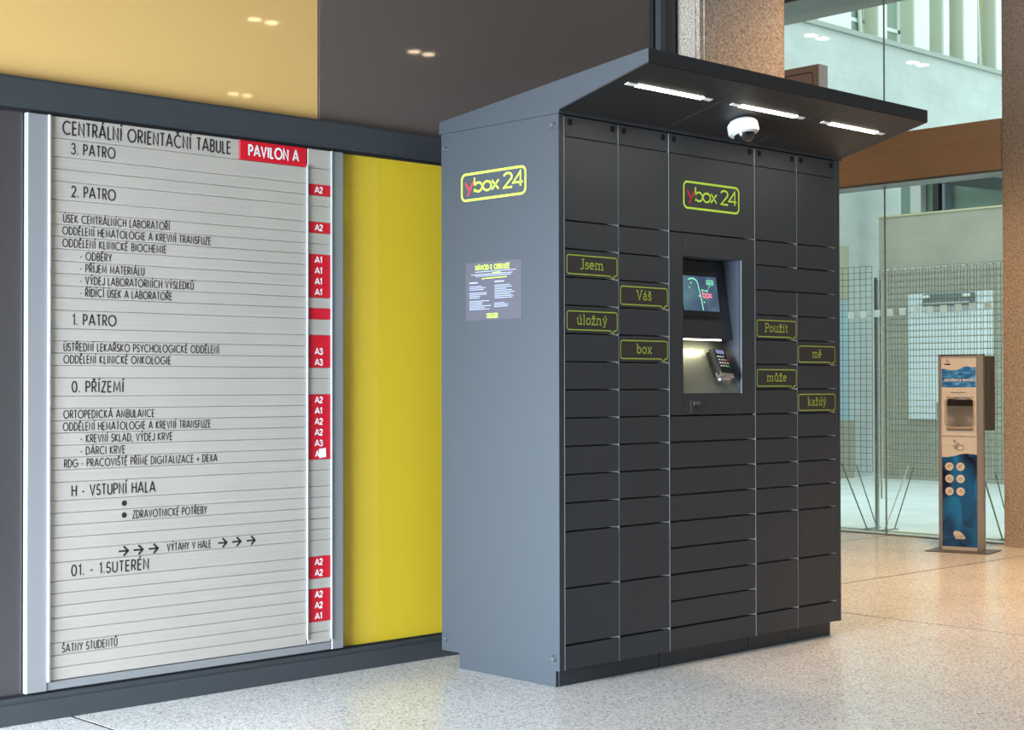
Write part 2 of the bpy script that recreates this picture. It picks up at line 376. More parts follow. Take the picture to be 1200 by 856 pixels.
# back wall with its glass panels, rails and mullion
wb = MB().box(-7, 1.727, WY+.03, WY+.4, 0, CH).build('wall_back', wallp); tag(wb, kind='structure')
def gpanel(mt, x0, x1, z0, z1, lab, y=WY+.012):
    return tag(MB().cbox(x0+.0015, x1-.0015, y, WY+.029, z0, z1, .002).build('glass_panel', mt, wb), lab)
gpanel(gold_g, -5.0, -.476, 2.2, 4.2, 'gold back-painted glass panel')
gpanel(brown_g, -.474, 1.546, 2.2, 4.2, 'brown back-painted glass panel')
gpanel(dark_g, -3.1, -1.733, .06, 2.15, 'dark grey-brown glass panel')
gpanel(yellow_g, -.368, 1.546, .06, 2.15, 'yellow back-painted glass panel')
gpanel(brown_g, -5.0, -3.103, .06, 2.15, 'brown glass panel')
gpanel(brown_g, -7.0, -5.003, .06, 4.2, 'brown glass panel')
r = MB().box(-7, 1.62, WY-.022, WY+.03, 2.120, 2.226).build('trim_1', rail_m); tag(r, kind='structure')
MB().box(-7, 1.62, WY-.026, WY-.022, 2.130, 2.219).build('rail_face', rail_m, r)
MB().box(-7, 1.62, WY-.004, WY+.03, 2.108, 2.120).build('rubber_seal', seal_m, r)
r = MB().box(-7, 1.62, WY-.022, WY+.03, 0, .089).build('trim_2', rail_m); tag(r, kind='structure')
MB().box(-7, 1.62, WY-.034, WY-.022, 0, .070).build('rail_face', rail_m, r)
MB().box(-7, 1.62, WY-.002, WY+.03, .089, .096).build('rubber_seal', seal_m, r)
r = MB().box(1.546, 1.727, WY, WY+.03, 0, CH).build('trim_3', seal_m); tag(r, kind='structure')
MB().cbox(1.566, 1.610, WY-.03, WY+.0, 0, CH, .003).build('mullion', rail_m, r)
MB().cbox(1.622, 1.700, WY-.016, WY+.0, 0, CH, .003).build('mullion', paint, r)
# other walls of the hall, out of the photograph
t = MB().box(1.727, GX, 4.45, 4.6, 0, CH).build('wall_far', wallp); tag(t, kind='structure')
t = MB().box(1.727, 1.95, 1.433, 4.45, 0, CH).build('wall_inner', wallp); tag(t, kind='structure')
t = MB().box(-7, GX, -9.6, -9.45, 0, CH).build('wall_rear', wallp)

tag(t, kind='structure')
t = MB().box(-7, -6.85, -9.45, WY+.03, 0, .25).box(-7, -6.85, -9.45, WY+.03, 3.9, CH).build('wall_left', wallp)
for k in range(6): t2 = MB().box(-7, -6.85, -9.45+k*2.0, -9.37+k*2.0, .25, 3.9).build('mullion', rail_m, t)
tag(t, kind='structure')

# columns of bush-hammered concrete
def column(x0, x1, y0, y1, lab):
    c = empty('column', ((x0+x1)/2, (y0+y1)/2, 0)); hx = (x1-x0)/2; hy = (y1-y0)/2; e = .03
    MB().prism([(-hx+e, -hy), (hx-e, -hy), (hx-e, -hy+.012), (hx, -hy+.012), (hx, -hy+e), (hx, hy), (-hx, hy), (-hx, -hy+e), (-hx, -hy), (-hx+.0, -hy+.0)] if False else
               [(-hx, -hy+.006), (-hx+e, -hy+.006), (-hx+e, -hy), (hx-e, -hy), (hx-e, -hy+.006), (hx, -hy+.006), (hx, hy), (-hx, hy), (-hx, hy-e), (-hx-.006, hy-e), (-hx-.006, -hy+e), (-hx, -hy+e)],
               2, 0, CH).build('concrete_shaft', granite, c)
    tag(c, lab, 'column', 'bush-hammered concrete columns')
column(1.733, 2.426, .733, 1.433, 'beige bush-hammered concrete column behind the parcel locker canopy')
column(5.976, 6.67, .757, 1.457, 'brown bush-hammered concrete column at the right edge beside the sanitizer stand')

# glass wall on the right with bronze transom
win = MB().box(GX-.02, GX+.03, 1.457, 4.45, 0, .008).box(GX-.02, GX+.03, 1.457, 4.45, 4.20, CH).build('window_1', steel_tr); tag(win, kind='structure')
for (y0, y1) in ((1.46, 2.529), (2.535, 4.40)):
    for (z0, z1) in ((  .009, 2.695), (3.09, 4.199)):
        MB().box(GX-.006, GX+.006, y0, y1, z0, z1).build('glass_pane', glass, win)
tag(MB().box(GX-.008, GX+.008, 2.529, 2.535, .009, 2.70).box(GX-.008, GX+.008, 2.529, 2.535, 3.085, 4.199).build('silicone_joint', mat('grey_silicone', (.34, .35, .31), .6), win), 'grey joint between panes')
for k, y in enumerate([2.84, 2.729, 2.60, 2.49, 2.375, 2.255, 2.14, 2.02, 1.90, 1.78, 1.655]):
    MB().box(GX-.0085, GX-.0065, y-.028, y+.028, 1.683+k*.003, 1.737+k*.003).build('safety_marker', frost, win)
bm_ = empty('bronze_transom', (GX, 2.95, 2.71))
MB().box(-.16, .10, -1.49, 1.49, 0, .365).build('cladding', bronze, bm_)
MB().box(-.155, .10, -1.49, 1.49, -.016, 0).build('lower_edge', steel_tr, bm_)
tag(bm_, 'brushed bronze transom beam across the glass wall right of the locker', 'beam')
t = MB().box(GX-.35, GX+.10, 1.457, 4.45, 4.19, CH).build('trim_4', steel_tr); tag(t, kind='structure')
# unseen solid wall right of the second column, added to keep the locker front dark
w2 = MB().box(GX+.2, GX+.4, -9.45, .757, 0, CH).build('wall_right_unseen', wallp); tag(w2, kind='structure')
MB().box(GX+.1, GX+.3, -9.45, .757, -.12, 0).build('floor_edge', terrazzo, w2)
# access box on the beam
ab = empty('access_box', (GX-.10, 3.25, 3.0755))
MB().box(-.06, .06, -.222, .33, 0, .632).build('housing', mat('dusty_rose_lacquered_steel', (.48, .38, .36), .5), ab)
mb = MB(); ribbon(mb, rrect(-.165, .30, .03, .575, .03), .008, lambda u, v: (-.0612, u, v)); mb.build('door_seam', seal_m, ab)
MB().cyl((-.06, .04, .455), (-1, 0, 0), .022, .006, 16).build('lock', black_pl, ab)
tag(ab, 'small rose-grey steel access box with a round lock above the bronze beam', 'box')

# downlights in the ceiling, mirrored in the glass
def downlight(x, y, lab, en=80):
    d = empty('downlight', (x, y, CH-.012))
    MB().box(-.19, .19, -.09, .09, 0, .012).build('frame', white_pl, d)
    for sx_ in (-.085, .085):
        MB().cyl((sx_, 0, -.004), (0, 0, 1), .055, .006, 20).build('lens', lamp_m, d)
    ld = bpy.data.lights.new('downlight_beam', 'SPOT'); ld.energy = en; ld.color = (1.0, .66, .37); ld.spot_size = 1.9; ld.spot_blend = .8; ld.shadow_soft_size = .16
    lo = bpy.data.objects.new('downlight_beam', ld); COL.objects.link(lo); lo.location = (x, y, CH-.03)
    tag(d, lab, 'lamp', 'twin ceiling downlights')
downlight(3.16, -4.85, 'twin ceiling downlight mirrored in the upper part of the gold glass panel')
downlight(4.84, -7.75, 'twin ceiling downlight mirrored in the gold glass just above the rail')
downlight(4.93, -4.9, 'twin ceiling downlight mirrored in the brown glass panel')
downlight(5.19, 3.82, 'twin ceiling downlight mirrored in the upper glass beside the beige column')
downlight(3.55, 3.83, 'twin ceiling downlight mirrored in the upper glass near the right column')
downlight(4.9, -1.9, 'ceiling downlight in front of the right column, above the photo frame', 200)
downlight(2.9, -.1, 'ceiling downlight before the beige column, above the photo frame', 520)
downlight(4.3, .7, 'ceiling downlight above the floor beside the sanitizer stand', 760)

# ================================================================== OUTSIDE
def t_conc(c):
    def f(mt, n, l, b):
        v = coords(n, l); a = noise(n, l, v, 2.2, 4, .6); v2 = coords(n, l, (1, 1, 14)); a2 = noise(n, l, v2, 1.5, 2)
        x = ramp(n, l, a, [(.3, tuple(k*.90 for k in c)), (.7, tuple(k*1.06 for k in c))])
        x = mix(n, l, .3, x, ramp(n, l, a2, [(.35, (.85, .85, .85)), (.65, (1, 1, 1))]), 'MULTIPLY'); l.new(x, b.inputs['Base Color'])
    return f
fac_m = mat('pale_rendered_facade', (.60, .64, .63), .9, tex=t_conc((.60, .64, .63)))
fac_hi = mat('white_render', (.86, .86, .82), .9)
conc_m = mat('board_marked_concrete', (.30, .30, .275), .9, tex=t_conc((.44, .41, .34)))
pave_m = mat('pale_paving', (.82, .83, .80), .8, tex=t_conc((.82, .83, .80)))
wfr = mat('white_window_frame', (.85, .87, .86), .5); wpane = mat('window_pane_dark', (.30, .40, .34), .08, 0, .6)
reveal_m = mat('olive_reveal', (.62, .65, .53), .8); ledge_m = mat('grey_ledge', (.40, .44, .41), .8); dark_st = mat('dark_steel', (.03, .035, .035), .4)
g = MB().box(GX+.31, 26, -10, 7.0, -.3, -.012).build('courtyard_ground', pave_m)
for i in range(11):
    for j in range(7):
        x0 = GX+.32+i*1.5; y0 = -3.3+j*1.5
        if y0 > 6.9: continue
        MB().box(x0+.002, x0+1.497, y0+.002, min(7.0, y0+1.497), -.012, 0).build('paving_slab', pave_m, g)
tag(g, kind='structure'); g.name = 'floor_courtyard'
# facade
fb = empty('facade_building', (14, 7, 0))
MB().box(-5.0, 9.0, 0, .5, 0, 5.58).build('lower_wall', fac_m, fb)
MB().box(-5.0, 9.0, -.05, .5, 5.58, 5.64).build('ledge', ledge_m, fb)
ops = [(10.35, 10.8, 0), (11.2, 11.57, 0), (12.27, 12.89, 1), (13.08, 13.74, 0), (14.1, 14.46, 0), (14.60, 14.99, 1), (15.34, 15.87, 1), (16.2, 16.7, 0)]
xs = 9.0
for k, (a, b, opn) in enumerate(ops):
    MB().box(xs-14, a-14, 0, .5, 5.64, 8.0).build('pier', fac_hi, fb)
    MB().box(b-14-.012, b-14, .02, .5, 5.64, 8.0).build('reveal', reveal_m, fb)
    f = MB()
    y0 = .22
    f.box(a-14, a-14+.04, y0, y0+.05, 5.64, 8).box(b-14-.055, b-14-.012, y0, y0+.05, 5.64, 8).box(a-14, b-14, y0, y0+.05, 5.86, 5.91).box(a-14, b-14, y0, y0+.05, 5.64, 5.67)
    wf = f.build('window_frame', wfr, fb)
    MB().box(a-14+.04, b-14-.055, y0+.02, y0+.03, 5.67, 8).build('window_pane', wpane, wf)
    if opn:      # casement tilted inwards at the top
        MB().prism([(b-14-.13, 5.66), (b-14-.10, 5.66), (b-14-.10, 7.9), (b-14-.30, 7.9)], 1, y0-.05, y0-.01).build('tilted_sash', mat('beige_sash', (.42, .37, .22), .6), fb)
        MB().prism([(b-14-.15, 5.66), (b-14-.13, 5.66), (b-14-.30, 7.9), (b-14-.33, 7.9)], 1, y0-.06, y0-.02).build('sash_edge', wfr, fb)
    xs = b
MB().box(xs-14, 9.0, 0, .5, 5.64, 8.0).build('pier', fac_hi, fb)
MB().box(-5.0, 9.0, 0, .5, 8.0, 8.4).build('top_wall', fac_hi, fb)
MB().box(-2.10, -1.86, -.04, 0, 2.22, 2.9).build('downpipe_cover', mat('beige_render_strip', (.50, .48, .36), .9), fb)
MB().box(-2.10, -1.84, -.03, 0, .72, 2.22).build('door_leaf', mat('pale_blue_door', (.40, .55, .62), .6), fb)
MB().box(-2.10, -1.78, -.05, 0, 0, .72).build('plinth', conc_m, fb)
tag(fb, 'pale rendered building with tall windows above a grey ledge, beyond the glass', 'building')
# concrete porch volume
cw = empty('concrete_wall', (12.33, 3.2, 0))
MB().box(0, .4, -4.2, 3.447, 0, 3.24).build('wall_slab', conc_m, cw)
MB().box(-.02, .42, -4.2, 3.46, 3.24, 3.262).build('coping', mat('brass_coping', (.62, .55, .36), .5, .2), cw)
MB().box(.5, .55, -4.2, 3.447, 3.262, 3.93).build('glazing', mat('pale_green_glazing', (.33, .46, .40), .15), cw)
for y, ww in ((2.83, .04), (2.72, .02), (-.4, .05)):
    MB().box(.30, .48, y-ww, y+ww, 3.262, 3.93).build('post', dark_st if ww != .02 else mat('blue_grey_steel', (.25, .30, .36), .4), cw)
MB().box(.32, .44, 3.05, 3.20, 3.262, 3.93).build('blind', wfr, cw)
MB().prism([(.9, 3.27), (2.62, 3.60), (2.2, 3.68), (.9, 3.36)], 0, .1, .2).build('brace', dark_st, cw)
MB().box(-.3, 1.2, -4.2, 3.447, 3.93, 3.98).build('roof', dark_st, cw)
tag(cw, 'grey concrete porch wall beyond the glass, with brass coping and glazing above', 'wall')
wp = tag(MB().box(12.28, 12.325, 5.083, 6.204, .747, 2.27).build('wall_board', mat('white_enamel_board', (.80, .84, .88), .5)), 'white board mounted on the concrete wall outside, behind the wire mesh', 'board')
wl = empty('wall_lamp', (12.279, 5.62, 2.18))
MB().box(-.10, 0, -.32, .32, -.075, .075).build('housing', mat('grey_lamp_housing', (.17, .19, .18), .4), wl)
for y in (-.27, .27): MB().box(-.115, -.10, y-.05, y+.05, .02, .06).build('reflector', wfr, wl)
MB().box(-.108, -.10, -.30, .30, -.055, -.03).build('louvre', mat('pale_louvre', (.5, .53, .5), .4), wl)
tag(wl, 'long grey wall lamp at the top of the white board outside', 'lamp')
jb = tag(MB().box(12.26, 12.329, 6.02-.35, 6.16-.35, .76, .95).build('socket_box', mat('grey_box', (.3, .34, .33), .6)), 'small grey box on the lower edge of the white outdoor board', 'box')
# wire mesh screens on V-shaped feet
wire = mat('galvanised_wire_dark', (.16, .20, .20), .4, .3); wire_l = mat('galvanised_wire_bright', (.85, .90, .88), .4, .1)
def trellis(y0, y1, z0, z1, x, lab, two=False, feet=()):
    tr = empty('wire_screen', (x, (y0+y1)/2, 0)); h = (y1-y0)/2
    a = MB(); n = int(round((z1-z0)/.05))
    for k in range(n+1): a.bar((0, -h, z0+k*(z1-z0)/n), (0, h, z0+k*(z1-z0)/n), .0030 if two else .0022, 4)
    tag(a.build('horizontal_wires', wire_l if two else wire, tr), kind='stuff')
    a = MB(); n = max(1, int(round((y1-y0)/.055)))
    for k in range(n+1): a.bar((.004, -h+k*2*h/n, z0), (.004, -h+k*2*h/n, z1), .0022, 4)
    tag(a.build('vertical_wires', wire, tr), kind='stuff')
    if two:
        a = MB(); n = int(round((y1-y0)/.055))
        for k in range(n+1): a.bar((.14, -h+k*2*h/n, z0), (.14, -h+k*2*h/n, z1), .0022, 4)
        n = int(round((z1-z0)/.05))
        for k in range(n+1): a.bar((.14, -h, z0+k*(z1-z0)/n), (.14, h, z0+k*(z1-z0)/n), .0018, 4)
        tag(a.build('rear_mesh', wire, tr), kind='stuff')
        a = MB()
        n = int((y1-y0)/.075)
        for k in range(n+1): a.bar((-.01, -h+k*.075, z1), (.14, -h+k*.075, z1), .004, 5)
        tag(a.build('cross_ties', wire_l, tr), kind='stuff')
    for fy, sp in feet:
        MB().bar((0, fy, .004), (0, fy+sp, .52), .006, 6).build('leg', wire_l if sp < 0 else wire, tr)
        MB().bar((.14, fy, .004), (.14, fy+sp*.8, .5), .005, 6).build('leg', wire, tr)
        MB().box(-.03, .17, fy-.02, fy+.02, 0, .006).build('foot_plate', steel_tr, tr)
    tag(tr, lab, 'screen', 'wire mesh screens outside')
trellis(2.85, 3.30, .46, 2.115, 6.42, 'narrow square-mesh wire screen outside, nearest the parcel locker', False, ((-.17, .24),))
trellis(1.50, 2.78, .44, 2.085, 6.42, 'wide double-layer wire screen outside, behind the sanitizer stand', True, ((.60, -.22), (-.42, .17)))
po = empty('screen_post', (6.43, 2.815, 0))
MB().box(-.012, .012, -.012, .012, 0, 2.02).build('upright', mat('galvanised_post', (.38, .42, .42), .5, .2), po); MB().box(.02, .03, -.035, -.02, .25, 2.0).build('tie_bar', wire_l, po)
for k in range(32):
    MB().bar((-.013, -.028, .44+k*.05), (.013, .028, .455+k*.05), .0035, 5).build('coil', wire_l, po)
tag(po, 'steel post with bright wire ties between the two wire screens', 'post')

# ================================================================== PARCEL LOCKER
W = 1.845; D = .685; ZB = .068; U = .1086; ZT = 2.115; H = 2.2
zz = lambda n: ZT-U*n
LK = empty('parcel_locker', (0, 0, 0))
MB().box(-.0015, .012, -.0003, D, ZB, H-.001).build('side_panel', paint, LK)
MB().box(W-.012, W, -.0003, D, ZB, H-.001).build('side_panel', paint, LK)
MB().box(.013, W-.013, D-.008, D, ZB, H-.001).build('back_panel', paint, LK)
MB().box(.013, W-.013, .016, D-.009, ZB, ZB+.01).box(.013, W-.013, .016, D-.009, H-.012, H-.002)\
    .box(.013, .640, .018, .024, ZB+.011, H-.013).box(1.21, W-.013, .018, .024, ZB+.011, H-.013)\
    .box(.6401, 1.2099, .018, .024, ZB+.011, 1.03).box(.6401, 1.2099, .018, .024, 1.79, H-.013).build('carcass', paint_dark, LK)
MB().cbox(.0125, .0265, 0, .017, ZB, H-.001, .0010).build('frame_post', paint, LK)
MB().cbox(1.812, W-.0125, 0, .017, ZB, H-.001, .0015).build('frame_post', paint, LK)
MB().box(.0275, .0295, -.0008, .014, ZB, H-.01).box(.6385, .6405, -.0008, .014, ZB, H-.01).box(1.2085, 1.2105, -.0008, .014, ZB, H-.01).box(.3346, .3354, -.0003, .014, ZB, H-.01).box(1.5146, 1.5154, -.0003, .014, zz(4), H-.01).box(1.5146, 1.5154, -.0003, .014, ZB, zz(5)).build('module_edge', mat('edge_highlight', (.30, .31, .35), .35, .3), LK)  # pale strips paint the highlight along the left-facing door edges
for (y, z) in ((.03, 2.155), (D-.025, 2.135), (.03, .115), (D-.03, .12)):
    MB().lathe((-.002, y, z), (-1, 0, 0), [(.0135, 0), (.0135, .001), (.011, .003), (.006, .0015), (.0, .0015)], 20).build('screw', screwm, LK)
cols = [(.030, .334), (.336, .6375), (.6415, 1.2075), (1.2115, 1.514), (1.516, 1.811)]
for k, (a, b) in enumerate(cols):
    hp = MB().cbox(a, b, .001, .016, ZT+.002, H-.004, .0015).build('header_panel', paint, LK)
    for x in (a+.032, b-.032):
        MB().lathe((x, .0006, ZT+.058), (0, -1, 0), [(.0135, 0), (.0135, .0008), (.010, .0022), (.005, .001), (0, .001)], 18).build('screw', holem, hp)
for a, b in (cols[0], cols[1], cols[2], (1.2115, 1.514), (1.516, 1.811)):
    MB().cbox(a, b, .0, .016, ZB+.001, .1585, .0015).build('bottom_panel', paint, LK)
zz = lambda n: ZT-U*n
doors = {}
def door(c0, c1, n, h, name='door'):
    x0 = cols[c0][0]; x1 = cols[c1][1]; z1 = zz(n)-.0005; z0 = zz(n+h)+.0062
    key = (c0, c1, h)
    if key not in doors:
        ww = x1-x0; hh = z1-z0
        mb = MB().cbox(0, ww, 0, .016, 0, hh, .0016)
        me_o = mb.build(name, paint, LK); doors[key] = me_o.data; o = me_o
        # finger lip under the door: small folded return, built only at its right end
    else:
        o = bpy.data.objects.new(name, doors[key]); COL.objects.link(o); o.parent = LK
    o.location = (x0, 0, z0)
    lip = MB().prism([(x1-x0-.060, -.0002), (x1-x0-.003, -.0002), (x1-x0-.003, -.0042), (x1-x0-.022, -.0034)], 1, .002, .012).build('finger_lip', lipm, o)
    return o, x0, z0, x1, z1
lipm = mat('lip_glint', (.50, .52, .55), .3, .3)  # pale colour stands in for the glint on each lip
D_ = {}
for c in (0, 1):
    D_[(c, 0)] = door(c, c, 0, 3)
    for k in range(11): D_[(c, k+1)] = door(c, c, 3+k, 1)
    D_[(c, 12)] = door(c, c, 14, 2); D_[(c, 13)] = door(c, c, 16, 2)
D_[(2, 0)] = door(2, 2, 0, 3, 'logo_panel')
for k in range(8): D_[(2, k+1)] = door(2, 2, 10+k, 1)
for c in (3, 4):
    D_[(c, 0)] = door(c, c, 0, 3)
    for k in range(11):
        if k == 1: continue
        D_[(c, k+1)] = door(c, c, 3+k, 1)
    D_[(c, 12)] = door(c, c, 14, 2); D_[(c, 13)] = door(c, c, 16, 2)
tag(door(3, 4, 4, 1)[0], 'double-width locker door')
# bottom of the doors to bottom panel: zz(18) = .160
# plinth
for (a, b) in ((.035, .318), (.320, .618), (.624, 1.204), (1.210, 1.492), (1.494, 1.815)):
    MB().cbox(a, b, .040, .055, 0, ZB-.001, .0015).build('plinth_panel', paint, LK)
MB().box(.02, .034, .042, .60, 0, ZB-.004).build('plinth_panel', paint, LK); MB().box(W-.03, W-.016, .056, .60, 0, ZB-.001).build('plinth_panel', paint, LK)
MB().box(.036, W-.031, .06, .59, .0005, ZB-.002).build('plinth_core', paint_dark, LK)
# canopy: three modules
sl = -(2.327-2.215)/.458
def under(y): return 2.215+sl*y
mods = [(0, .639), (.641, 1.224), (1.226, 1.860)]
NV = Vector((0, sl, -1)).normalized()     # outward normal of the sloping soffit
for k, (a, b) in enumerate(mods):
    cp = MB().prism([(.701, 2.201), (.701, 2.251), (-.458, 2.377), (-.458, 2.327), (-.002, 2.2155), (-.002, 2.201)], 0, a, b).build('canopy_module', paint, LK)
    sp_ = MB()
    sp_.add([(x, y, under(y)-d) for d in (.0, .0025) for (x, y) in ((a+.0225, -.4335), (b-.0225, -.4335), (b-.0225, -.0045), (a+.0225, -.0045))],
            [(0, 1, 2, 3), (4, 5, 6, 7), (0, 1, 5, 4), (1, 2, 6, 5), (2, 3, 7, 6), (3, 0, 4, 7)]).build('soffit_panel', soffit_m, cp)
    # folded rim around the soffit
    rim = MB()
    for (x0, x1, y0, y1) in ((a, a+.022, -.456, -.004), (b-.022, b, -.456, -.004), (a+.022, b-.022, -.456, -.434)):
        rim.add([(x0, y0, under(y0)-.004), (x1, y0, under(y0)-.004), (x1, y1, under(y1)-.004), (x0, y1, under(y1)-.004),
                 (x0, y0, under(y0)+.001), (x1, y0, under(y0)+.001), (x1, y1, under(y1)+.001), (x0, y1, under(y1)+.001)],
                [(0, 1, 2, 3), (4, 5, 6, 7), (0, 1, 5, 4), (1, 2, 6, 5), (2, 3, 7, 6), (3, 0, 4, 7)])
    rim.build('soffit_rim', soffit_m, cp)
    x0, x1 = ((.068, .562), (.688, 1.171), (1.302, 1.77))[k]
    def strip(xa, xb, hw, th, mt, nm, yc=-.288):
        q = []
        for t_ in (0, th):
            for (x, y) in ((xa, yc-hw), (xb, yc-hw), (xb, yc+hw), (xa, yc+hw)):
                p = Vector((x, y, under(y)))+NV*t_; q.append(p)
        return MB().add(q, [(0, 1, 2, 3), (4, 5, 6, 7), (0, 1, 5, 4), (1, 2, 6, 5), (2, 3, 7, 6), (3, 0, 4, 7)]).build(nm, mt, cp)
    strip(x0+.055, x1-.055, .011, .006, led_m, 'led_strip')
    strip(x0, x0+.054, .010, .005, led_cap, 'led_end_cap'); strip(x1-.054, x1, .010, .005, led_cap, 'led_end_cap')
    xm = (x0+x1)/2
    area('canopy_led', (xm, -.288, under(-.288)-.012), (xm, -.288+NV.y, under(-.288)-.012+NV.z), .36, .02, 2.2, (1, .93, .78))
# terminal panel with opening
TX0, TX1, TZ0, TZ1 = .727, 1.115, 1.122, 1.697
pz0, pz1 = zz(10)+.0062, zz(3)-.0005
tp = empty('terminal_panel'); tp.parent = LK
MB().cbox(.6415, .7255, 0, .016, pz0, pz1, .0012).build('left_strip', paint, tp)
MB().box(.7265, TX0+.0005, 0, .016, pz0, pz1).box(TX1, 1.2075, 0, .016, pz0, pz1).box(TX0+.0005, TX1, 0, .016, TZ1, pz1).box(TX0+.0005, TX1, 0, .016, pz0, TZ0).build('opening_surround', paint, tp)
mb = MB(); mb.box(TX1-.0015, TX1+.0015, -.0008, .003, TZ0, TZ1); mb.build('opening_edge', mat('pale_edge', (.24, .26, .30), .35, .2), tp)
liner = MB().box(TX0-.004, TX0, .016, .30, TZ0-.1, TZ1).box(TX1, TX1+.004, .016, .30, TZ0-.1, TZ1).box(TX0-.004, TX1+.004, .016, .30, TZ1, TZ1+.004).box(TX0-.004, TX1+.004, .30, .304, TZ0-.1, TZ1)
liner.build('recess_liner', mat('blue_grey_satin_steel', (.075, .085, .11), .38, .2), tp)
MB().prism([(.004, 1.124), (.017, 1.124), (.20, 1.49), (.20, 1.505)], 0, TX0+.0005, TX1-.0005).build('card_shelf', mat('satin_steel_shelf', (.20, .215, .195), .33, .4), tp)
# screen housing: leaning face, horizontal underside
sh = MB().prism([(.100, 1.692), (.055, 1.414), (.046, 1.362), (.048, 1.354), (.14, 1.354), (.299, 1.60), (.299, 1.692)], 0, TX0+.001, TX1-.001).build('screen_housing', paint, tp)
fa = Vector((0, .0925, 1.669)); fb_ = Vector((0, .055, 1.414)); up = (fa-fb_).normalized(); nf = Vector((0, -up.z, up.y))
if nf.y > 0: nf = -nf
def F(u, v, d=0):  # point on the leaning face: u = x, v = height
    t_ = (v-1.414)/up.z; p = fb_+up*t_+nf*d; return (u, p.y, p.z)
def fquad(mb, x0, x1, z0, z1, d):
    mb.add([F(x0, z0, d), F(x1, z0, d), F(x1, z1, d), F(x0, z1, d)], [(0, 1, 2, 3)])
mb = MB(); q = [F(x, z, d) for d in (0, .007) for (x, z) in ((.787, 1.446), (1.050, 1.446), (1.050, 1.642), (.787, 1.642))]
mb.add(q, [(0, 1, 2, 3), (4, 5, 6, 7), (0, 1, 5, 4), (1, 2, 6, 5), (2, 3, 7, 6), (3, 0, 4, 7)]).build('screen_bezel', black_gl, tp)
def t_screen(mt, n, l, b):
    v = coords(n, l, (1, 1, 1)); f = noise(n, l, v, 9, 2)
    c = ramp(n, l, f, [(.35, (.045, .07, .14)), (.5, (.075, .15, .20)), (.66, (.11, .22, .26))]); l.new(c, b.inputs['Emission Color']); b.inputs['Emission Strength'].default_value = .95
scr_m = mat('screen_picture', (.02, .02, .03), .15, tex=t_screen)
mb = MB(); fquad(mb, .801, 1.037, 1.473, 1.622, .0076)
mb.cur = 1; ribbon(mb, [(.848, 1.606), (.868, 1.611), (.890, 1.610), (.904, 1.602), (.911, 1.587), (.914, 1.565), (.922, 1.520), (.928, 1.476)], .006, lambda u, v: F(u, v, .0082))
ribbon(mb, [(.862, 1.594), (.868, 1.588)], .006, lambda u, v: F(u, v, .0082)); ribbon(mb, [(.848, 1.573), (.855, 1.571)], .005, lambda u, v: F(u, v, .0082))
ribbon(mb, [(.905, 1.538), (.918, 1.536)], .004, lambda u, v: F(u, v, .0082)); ribbon(mb, [(.936, 1.512), (.944, 1.510)], .005, lambda u, v: F(u, v, .0082))
ribbon(mb, rrect(.968, 1.014, 1.588, 1.606, .004, 3), .003, lambda u, v: F(u, v, .0082)); text(mb, 'ybox 24', LOW, .974, 1.009, 1.593, .008, .0022, lambda u, v: F(u, v, .0084))
ribbon(mb, [(.928, 1.563), (.944, 1.562)], .006, lambda u, v: F(u, v, .0082)); ribbon(mb, [(.950, 1.561), (.972, 1.560)], .006, lambda u, v: F(u, v, .0082))
ribbon(mb, [(.972, 1.568), (.990, 1.584)], .0022, lambda u, v: F(u, v, .0082))
mb.cur = 2; text(mb, 'box', LOW, .934, .992, 1.531, .028, .006, lambda u, v: F(u, v, .0084))
mb.build('screen_display', [scr_m, mat('screen_mint', (.1, .3, .25), .3, emit=(.28, .95, .62), es=.95), mat('screen_pink', (.3, .1, .1), .3, emit=(1, .24, .36), es=.95)], tp)
MB().box(.735, 1.035, .047, .056, 1.3485, 1.3545).build('shelf_led', mat('shelf_led', (1, 1, 1), .5, emit=(1, .93, .68), es=5), tp)
area('shelf_led_light', (.885, .060, 1.345), (.885, .085, 1.24), .28, .012, .5, (1, .93, .62))
# payment terminal on the shelf
sv = (Vector((0, .20, 1.505))-Vector((0, .004, 1.135))).normalized(); nv = Vector((0, -sv.z, sv.y))
if nv.z < 0: nv = -nv
rt = math.radians(4); xv = Vector((1, 0, 0)); av = sv*math.cos(rt)+xv*math.sin(rt); bv = xv*math.cos(rt)-sv*math.sin(rt)
o0 = Vector((1.012, .004, 1.135))+sv*.118+nv*.004
def K(u, v, d): p = o0+bv*u+av*v+nv*d; return tuple(p)
def kbox(mb, u0, u1, v0, v1, d0, d1, tp_=0):
    q = [K(u, v, d) for d in (d0,) for (u, v) in ((u0, v0), (u1, v0), (u1, v1), (u0, v1))]+[K(u, v, d1) for (u, v) in ((u0+tp_, v0+tp_), (u1-tp_, v0+tp_), (u1-tp_, v1-tp_), (u0+tp_, v1-tp_))]
    return mb.add(q, [(0, 1, 2, 3), (4, 5, 6, 7), (0, 1, 5, 4), (1, 2, 6, 5), (2, 3, 7, 6), (3, 0, 4, 7)])
mb = MB(); kbox(mb, -.041, .041, -.060, .058, 0, .022); kbox(mb, -.043, .043, -.062, .064, .022, .042, .006)
pt = mb.build('payment_terminal', mat('matt_black_plastic', (.010, .010, .011), .6, 0, .25), tp)
tag(pt, 'black card payment terminal')
mb2 = MB(); kbox(mb2, -.026, .026, .036, .054, .0422, .0432); mb2.cur = 0
d_ = mb2.build('card_display', mat('card_display', (.05, .06, .10), .2, emit=(.25, .3, .6), es=.6), tp)
keyc = {(0, 3): 'r', (2, 3): 'g', (1, 3): 'y'}
kb = MB()
